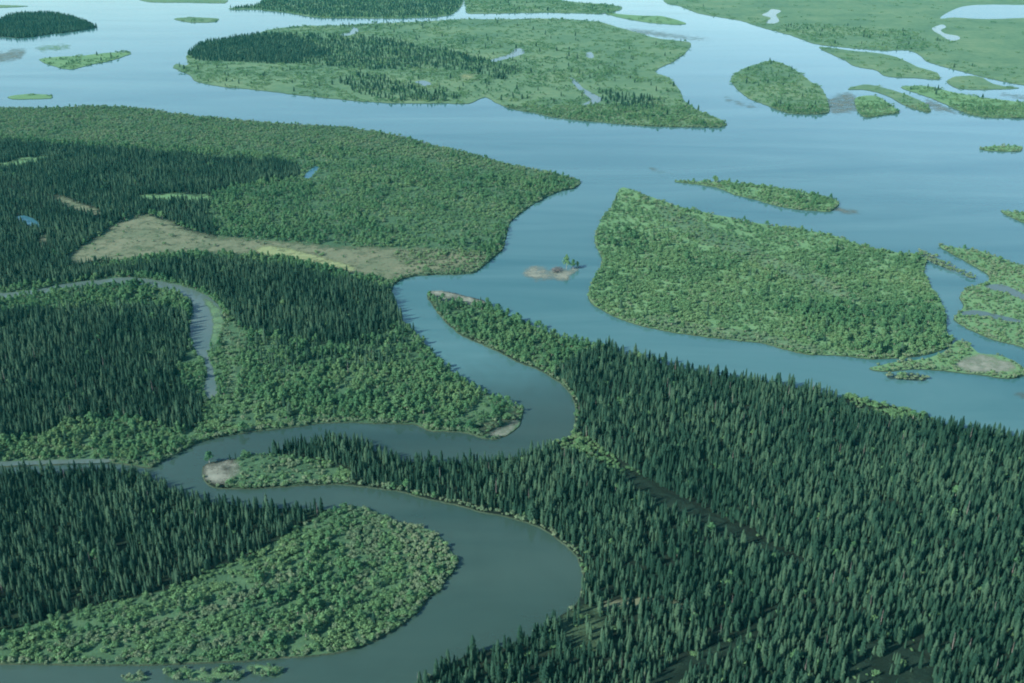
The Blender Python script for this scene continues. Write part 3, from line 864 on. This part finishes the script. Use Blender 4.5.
proto('spruce', [spruce_geo(rs, 10, r_, t_, l_) for r_, t_, l_ in ((1.35, 14, 0.0), (1.5, 14, 0.015), (1.2, 15, 0.03), (1.4, 13, -0.02), (1.75, 13, 0.0), (1.3, 13, 0.045))], 'bark', 'needles')
proto('broad', [broad_geo(rs, 7.5, s_) for s_ in (1.2, 1.0, 1.45, 1.1, 0.85)], 'pale_bark', 'leaves')
proto('shrub', [shrub_geo(rs, 2.8, w_) for w_ in (1.7, 2.4, 1.4, 2.1)], 'bark', 'willow')
proto('fringe', [shrub_geo(rs, 2.6, w_) for w_ in (1.3, 1.8, 1.5)], 'bark', 'sedge')
proto('thicket', [thicket_geo(rs) for _ in range(4)], 'bark', 'willow')
proto('snag', [snag_geo(rs, 11.0) for _ in range(3)], 'dead_wood', 'dead_wood')

# ------------------------------------------------------------------ planting
def vnoise(x, y, scale, seed):
    r_ = np.random.default_rng(seed)
    T = r_.random((256, 256))
    u, v = x / scale, y / scale
    i, j = np.floor(u).astype(int), np.floor(v).astype(int)
    fu, fv = u - i, v - j
    fu, fv = fu * fu * (3 - 2 * fu), fv * fv * (3 - 2 * fv)
    g = lambda a, b: T[a % 256, b % 256]
    return (g(i, j) * (1 - fu) + g(i + 1, j) * fu) * (1 - fv) + (g(i, j + 1) * (1 - fu) + g(i + 1, j + 1) * fu) * fv

def candidates(sp, y0, y1):
    """jittered grid of ground points over the part of the plain the plan covers"""
    ys = np.arange(y0, y1, sp)
    out = []
    for y in ys:
        half = 0.72 * (y * CP + CAM_H * SP) + 20
        n = int(2 * half / sp)
        x = np.linspace(-half, half, n)
        out.append(np.stack([x, np.full(n, y)], 1))
    P = np.concatenate(out)
    P += rng.uniform(-0.48, 0.48, P.shape) * sp
    return P
PL = {k: [] for k in PROTO}        # kind -> list of arrays (x, y, z, sx, sz, rot)
def add(kind, x, y, s, sw, rot=None):
    n = len(x)
    if n:
        PL[kind].append(np.stack([x, y, np.full(n, LANDZ), s * sw, s, rng.uniform(0, 6.28, n)], 1))
H0 = dict(spruce=10.0, broad=7.5, shrub=2.8, fringe=2.6, thicket=4.0, snag=11.0)
def plant(kind, sp, y0, y1, prob, size, width, gap=None, gate=None):
    P = candidates(sp, y0, y1)
    x, y = P[:, 0], P[:, 1]
    px, py, _ = proj(x, y, LANDZ)
    L = look(GROUND, px, py)
    zn = look(ZONE, px, py)
    keep = L > 0
    x, y, px, py, L, zn = (a[keep] for a in (x, y, px, py, L, zn))
    p = np.array([prob.get(k, 0.0) for k in Z])[zn]
    dist = np.hypot(x, y)
    # sides that face the camera and meet water are fringed with low growth
    dpy = np.clip(3.2 * (700 / np.hypot(dist, CAM_H)), 0.8, 4.5)
    edge = (look(GROUND, px, py + dpy) == 0) | (look(GROUND, px - dpy * 0.8, py + dpy * 0.4) == 0)
    if kind == 'spruce':
        p = np.where(edge & (zn != Z['spruce_edge']), p * 0.10, p)
    if kind == 'broad':
        p = np.where(edge, np.maximum(p, 0.15 * (zn == Z['spruce'])) * 0.6, p)
    if kind == 'fringe':
        p = np.where(edge & (zn != 0), 0.75, p)
        p = np.where((zn == Z['spruce_edge']), p * 0.3, p)
    if gap:
        p = p * np.clip((vnoise(x, y, gap[0], gap[2]) - gap[1]) * 5, 0, 1)
    if gate:
        g_ = np.clip((0.6 * vnoise(x, y, gate, 41) + 0.4 * vnoise(x, y, gate * 0.37, 42) - 0.38) * 5, 0, 1)
        p = np.where(zn == Z['shrub'], p * g_ * 2.2, p)
    s = size(len(x)) * (0.86 + 0.3 * vnoise(x + 900, y, 45, 77))
    k = rng.random(len(x)) < p
    w = width(len(x)) if callable(width) else np.full(len(x), width)
    add(kind, x[k], y[k], s[k], w[k])
U = lambda a, b: (lambda n: rng.uniform(a, b, n))
def TRI(a, m, b):
    return lambda n: rng.triangular(a, m, b, n)
NEAR, MID, FAR, END = 330.0, 1150.0, 2000.0, 4600.0
# zones by name: none spruce broad shrub grass sparse mixed pale spruce_edge
plant('spruce', 3.1, NEAR, MID, dict(bog_and_gap=0.13, spruce=0.97, spruce_edge=0.99, mixed=0.25, broad=0.02, shrub=0.004), TRI(0.25, 0.65, 1.5), U(0.75, 1.3), (6, 0.10, 5))
plant('spruce', 3.9, MID, FAR, dict(spruce=0.97, spruce_edge=0.97, mixed=0.25, broad=0.02, shrub=0.004), TRI(0.35, 0.75, 1.3), U(0.95, 1.35), (10, 0.12, 6))
plant('spruce', 7.5, FAR, END, dict(spruce=0.95, spruce_edge=0.97, mixed=0.34, broad=0.03, shrub=0.012, pale=0.004), TRI(0.6, 0.95, 1.2), U(1.4, 1.9))
plant('broad', 4.1, NEAR, MID, dict(spruce=0.02, spruce_edge=0.01, mixed=0.5, broad=0.8, shrub=0.07, sparse=0.01, pale=0.02), TRI(0.35, 0.65, 1.35), U(0.9, 1.3), (11, 0.20, 8), 70)
plant('broad', 5.6, MID, FAR, dict(spruce=0.02, mixed=0.45, broad=0.75, shrub=0.15, sparse=0.01, pale=0.05), TRI(0.4, 0.75, 1.35), U(1.0, 1.4), (16, 0.2, 9), 90)
plant('broad', 13., FAR, END, dict(mixed=0.3, broad=0.4, shrub=0.16, pale=0.03, sparse=0.01), TRI(0.4, 0.65, 1.0), U(1.3, 1.8), None, 220)
plant('shrub', 2.3, NEAR, MID, dict(spruce=0.05, spruce_edge=0.04, mixed=0.3, broad=0.45, shrub=0.9, sparse=0.22, pale=0.35, grass=0.01, bog_and_gap=0.05), TRI(0.2, 0.45, 1.6), U(0.9, 1.5), (6, 0.24, 12))
plant('shrub', 4.0, MID, FAR, dict(mixed=0.3, broad=0.5, shrub=0.75, sparse=0.30, pale=0.6, grass=0.02), TRI(0.3, 0.7, 1.7), U(0.9, 1.5), (14, 0.2, 13))
plant('fringe', 2.5, NEAR, MID, dict(pale=0.75, sparse=0.2, shrub=0.06, broad=0.04), TRI(0.4, 0.8, 1.4), U(0.9, 1.4))
plant('fringe', 3.8, MID, FAR, dict(pale=0.4, sparse=0.2, shrub=0.10, broad=0.05, grass=0.02), TRI(0.5, 0.9, 1.5), U(1.0, 1.6))
plant('thicket', 14., FAR, END, dict(mixed=0.6, broad=0.6, shrub=0.6, sparse=0.2, pale=0.25, grass=0.03, spruce=0.05), TRI(0.4, 0.65, 0.95), U(1.2, 2.0), (60, 0.2, 15))
plant('snag', 21., NEAR, 900., dict(spruce=0.30, spruce_edge=0.15, broad=0.03, mixed=0.1), TRI(0.7, 1.0, 1.3), 1.0)

# ------------------------------------------------------------------ things out of the plan
def new_thing(name, label, cat, group, loc, rot, sc):
    o = bpy.data.objects.new(name, None)
    o.empty_display_size = 1.0
    col.objects.link(o)
    o.location = loc
    o.rotation_euler = (0, 0, rot)
    o.scale = sc
    o['label'] = label
    o['category'] = cat
    if group:
        o['group'] = group
    return o
def part(name, me, parent):
    o = bpy.data.objects.new(name, me)
    col.objects.link(o)
    o.parent = parent
    return o
def individual(kind, name, row, label, cat, group, parts=('trunk', 'crown')):
    x, y, z, sxy, sz, rot = (float(v) for v in row)
    tm, cm, _ = PROTO[kind][random.randrange(len(PROTO[kind]))]
    t = new_thing(name, label, cat, group, (x, y, z), rot, (sxy, sxy, sz))
    part(parts[0], tm, t)
    part(parts[1], cm, t)
    return t
def stuff(kind, name, rows, label):
    n = len(rows)
    if n == 0:
        return
    me = bpy.data.meshes.new(name)
    me.vertices.add(n)
    me.vertices.foreach_set('co', rows[:, :3].astype(np.float32).ravel())
    a = me.attributes.new('size', 'FLOAT_VECTOR', 'POINT')
    a.data.foreach_set('vector', rows[:, [3, 3, 4]].astype(np.float32).ravel())
    a = me.attributes.new('turn', 'FLOAT_VECTOR', 'POINT')
    tr = np.zeros((n, 3), np.float32)
    tr[:, 2] = rows[:, 5]
    a.data.foreach_set('vector', tr.ravel())
    a = me.attributes.new('pick', 'INT', 'POINT')
    a.data.foreach_set('value', rng.integers(0, len(PROTO[kind]), n).astype(np.int32))
    o = bpy.data.objects.new(name, me)
    col.objects.link(o)
    o['kind'] = 'stuff'
    o['label'] = label
    ng = bpy.data.node_groups.new(name + '_nodes', 'GeometryNodeTree')
    ng.interface.new_socket('Geometry', in_out='INPUT', socket_type='NodeSocketGeometry')
    ng.interface.new_socket('Geometry', in_out='OUTPUT', socket_type='NodeSocketGeometry')
    N, L = ng.nodes, ng.links
    gi, go = N.new('NodeGroupInput'), N.new('NodeGroupOutput')
    ip = N.new('GeometryNodeInstanceOnPoints')
    jn = N.new('GeometryNodeJoinGeometry')
    for _, _, ob in PROTO[kind]:
        f = N.new('GeometryNodeObjectInfo')
        f.inputs['Object'].default_value = ob
        f.inputs['As Instance'].default_value = True
        L.new(f.outputs['Geometry'], jn.inputs[0])
    def attr(nm, dt):
        q = N.new('GeometryNodeInputNamedAttribute')
        q.data_type = dt
        q.inputs['Name'].default_value = nm
        return q.outputs['Attribute']
    L.new(gi.outputs[0], ip.inputs['Points'])
    L.new(jn.outputs[0], ip.inputs['Instance'])
    ip.inputs['Pick Instance'].default_value = True
    L.new(attr('pick', 'INT'), ip.inputs['Instance Index'])
    L.new(attr('turn', 'FLOAT_VECTOR'), ip.inputs['Rotation'])
    L.new(attr('size', 'FLOAT_VECTOR'), ip.inputs['Scale'])
    L.new(ip.outputs[0], go.inputs[0])
    md = o.modifiers.new('plants', 'NODES')
    md.node_group = ng
    return o
def split(kind, count):
    """rows of a kind -> (those that show largest in the picture, the rest)"""
    A_ = np.concatenate(PL[kind])
    px, py, dp = proj(A_[:, 0], A_[:, 1], A_[:, 2])
    tx, ty, _ = proj(A_[:, 0], A_[:, 1], A_[:, 2] + H0[kind] * A_[:, 4])
    inside = (px > 4) & (px < W - 4) & (tx > 2) & (tx < W - 2) & (ty > 0) & (py < H - 1)
    score = np.where(inside, H0[kind] * A_[:, 4] / dp, -1)
    order = np.argsort(-score)
    return A_[order[:count]], A_[order[count:]]
def where(row):
    px, py, _ = proj(np.array([row[0]]), np.array([row[1]]), np.array([row[2]]))
    return float(px[0]), float(py[0])

near, rest = split('spruce', 300)
for row in near:
    px, py = where(row)
    if px < 345 and py < 662:
        lab, grp = 'slender dark spruce in the forest on the lower left point', 'spruces on the lower left point'
    elif px < 600:
        lab, grp = 'slender spruce between the creek and the small clearing at bottom centre', 'spruces by the creek at bottom centre'
    elif px < 780:
        lab, grp = 'slender spruce beside the dark straight gap near the bottom edge', 'spruces beside the dark gap'
    elif px < 940:
        lab, grp = ('slender spruce left of the dark boggy hollow', 'spruces left of the boggy hollow') if px < 850 else ('slender spruce around or behind the dark boggy hollow', 'spruces around the boggy hollow')
    else:
        lab, grp = 'slender spruce in the bottom right corner of the forest', 'spruces in the bottom right corner'
    individual('spruce', 'spruce_tree', row, lab, 'tree', grp)
stuff('spruce', 'spruce_forest', rest, 'dense dark green spruce forest covering the river banks')

near, rest = split('broad', 300)
for row in near:
    px, py = where(row)
    if px < 470 and py > 500:
        lab, grp = 'light green leafy tree among willows on the lower left point', 'leafy trees on the lower left point'
    elif px > 400 and py > 440:
        lab, grp = 'light green leafy tree scattered among the spruces at lower right', 'leafy trees among the lower right spruces'
    elif px < 600 and py > 440:
        lab, grp = 'light green leafy tree on the peninsula in the creek bend', 'leafy trees on the peninsula'
    else:
        if px < 260:
            lab, grp = 'light green leafy tree between the left spruce stand and the straight slough', 'leafy trees by the straight slough'
        elif px < 560:
            lab, grp = 'light green leafy tree on the bank inside the upper creek bend', 'leafy trees inside the upper creek bend'
        else:
            lab, grp = 'light green leafy tree on the forest edge facing the wide river', 'leafy trees facing the wide river'
    individual('broad', 'broadleaf_tree', row, lab, 'tree', grp)
stuff('broad', 'broadleaf_woods', rest, 'light green leafy woods on banks and islands')

near, rest = split('shrub', 300)
for row in near:
    px, py = where(row)
    if px < 480 and py > 500:
        if px > 370:
            lab, grp = 'low green willow shrub near the right tip of the lower left point', 'willow shrubs at the tip of the lower left point'
        elif px > 210:
            lab, grp = 'low green willow shrub in the middle of the lower left point', 'willow shrubs in the middle of the lower left point'
        else:
            lab, grp = 'low green willow shrub between the left spruces and the bottom edge', 'willow shrubs below the left spruces'
    else:
        lab, grp = 'low green willow shrub under the spruces right of the creek', 'willow shrubs right of the creek'
    individual('shrub', 'willow_shrub', row, lab, 'shrub', grp, ('stem', 'foliage'))
stuff('shrub', 'willow_scrub', rest, 'low green willow scrub on banks and islands')
stuff('fringe', 'bank_scrub', np.concatenate(PL['fringe']), 'pale yellow-green scrub fringing the banks')
stuff('thicket', 'far_thicket', np.concatenate(PL['thicket']), 'low green thickets on the far islands and plain')
A_ = np.concatenate(PL['snag'])
for row in A_[:200]:
    px, py = where(row)
    side = 'left' if px < 460 else 'right'
    individual('snag', 'dead_spruce', row, 'bare grey dead spruce standing in the %s forest' % side, 'dead tree', 'dead spruces in the %s forest' % side, ('trunk', 'branch_stubs'))

# trees and driftwood on the midstream gravel bar
for k, (px, py, s, w) in enumerate(((566.5, 269.0, 2.3, 0.75), (573, 269, 1.6, 0.8), (577.5, 268.0, 1.1, 0.95))):
    g = unproj([(px, py)], 0.28)[0]
    lab = ('tallest leafy tree on the midstream gravel bar', 'middle leafy tree on the midstream gravel bar', 'rightmost small leafy tree on the midstream gravel bar')[k]
    individual('broad', 'broadleaf_tree', (g[0], g[1], 0.28, s * w, s, k), lab, 'tree', None)
g = unproj([(557, 271)], 0.28)[0]
dv, df = [], []
rs2 = random.Random(5)
for i in range(44):
    a = rs2.uniform(0, 6.28)
    L = rs2.uniform(2.0, 5.0)
    c = (rs2.uniform(-4, 4), rs2.uniform(-6, 6), rs2.uniform(0.0, 2.2))
    tube(dv, df, (c[0] - L * math.cos(a), c[1] - L * math.sin(a), c[2]), (c[0] + L * math.cos(a), c[1] + L * math.sin(a), c[2] + rs2.uniform(-0.3, 1.8)), 0.28, 0.10, 5)
for i in range(5):
    a = rs2.uniform(0, 6.28)
    tube(dv, df, (0, 0, 0.2), (3 * math.cos(a), 3 * math.sin(a), rs2.uniform(3, 6)), 0.3, 0.08, 5)
zmin = min(v[2] for v in dv)
dv = [(v[0], v[1], v[2] - zmin) for v in dv]
o = bpy.data.objects.new('driftwood_pile', mesh_from('driftwood_pile', dv, df, [M['drift']]))
col.objects.link(o)
o.location = (g[0], g[1], 0.25)
o['label'] = 'dark tangle of driftwood on the midstream gravel bar'
o['category'] = 'driftwood'

# ------------------------------------------------------------------ air
def haze(density, color):
    x0, x1, y0, y1, z0, z1 = -31000, 31000, -4000, 43000, -2.0, CAM_H + 12
    me = bpy.data.meshes.new('haze')
    me.from_pydata([(x, y, z) for z in (z0, z1) for y in (y0, y1) for x in (x0, x1)], [],
                   [(0, 2, 3, 1), (4, 5, 7, 6), (0, 1, 5, 4), (2, 6, 7, 3), (0, 4, 6, 2), (1, 3, 7, 5)])
    m = bpy.data.materials.new('haze_air')
    m.use_nodes = True
    nt = m.node_tree
    for n in list(nt.nodes):
        nt.nodes.remove(n)
    out = nt.nodes.new('ShaderNodeOutputMaterial')
    v = nt.nodes.new('ShaderNodeVolumePrincipled')
    v.inputs['Color'].default_value = (*color, 1)
    v.inputs['Density'].default_value = density
    v.inputs['Anisotropy'].default_value = 0.0
    nt.links.new(v.outputs[0], out.inputs['Volume'])
    me.materials.append(m)
    o = bpy.data.objects.new('haze', me)
    col.objects.link(o)
    o['kind'] = 'stuff'
    o['label'] = 'thin blue-green haze over the whole valley'
    return o
haze(0.16e-4, (0.10, 0.98, 0.96))
print('plants', {k: sum(len(a) for a in v) for k, v in PL.items()})
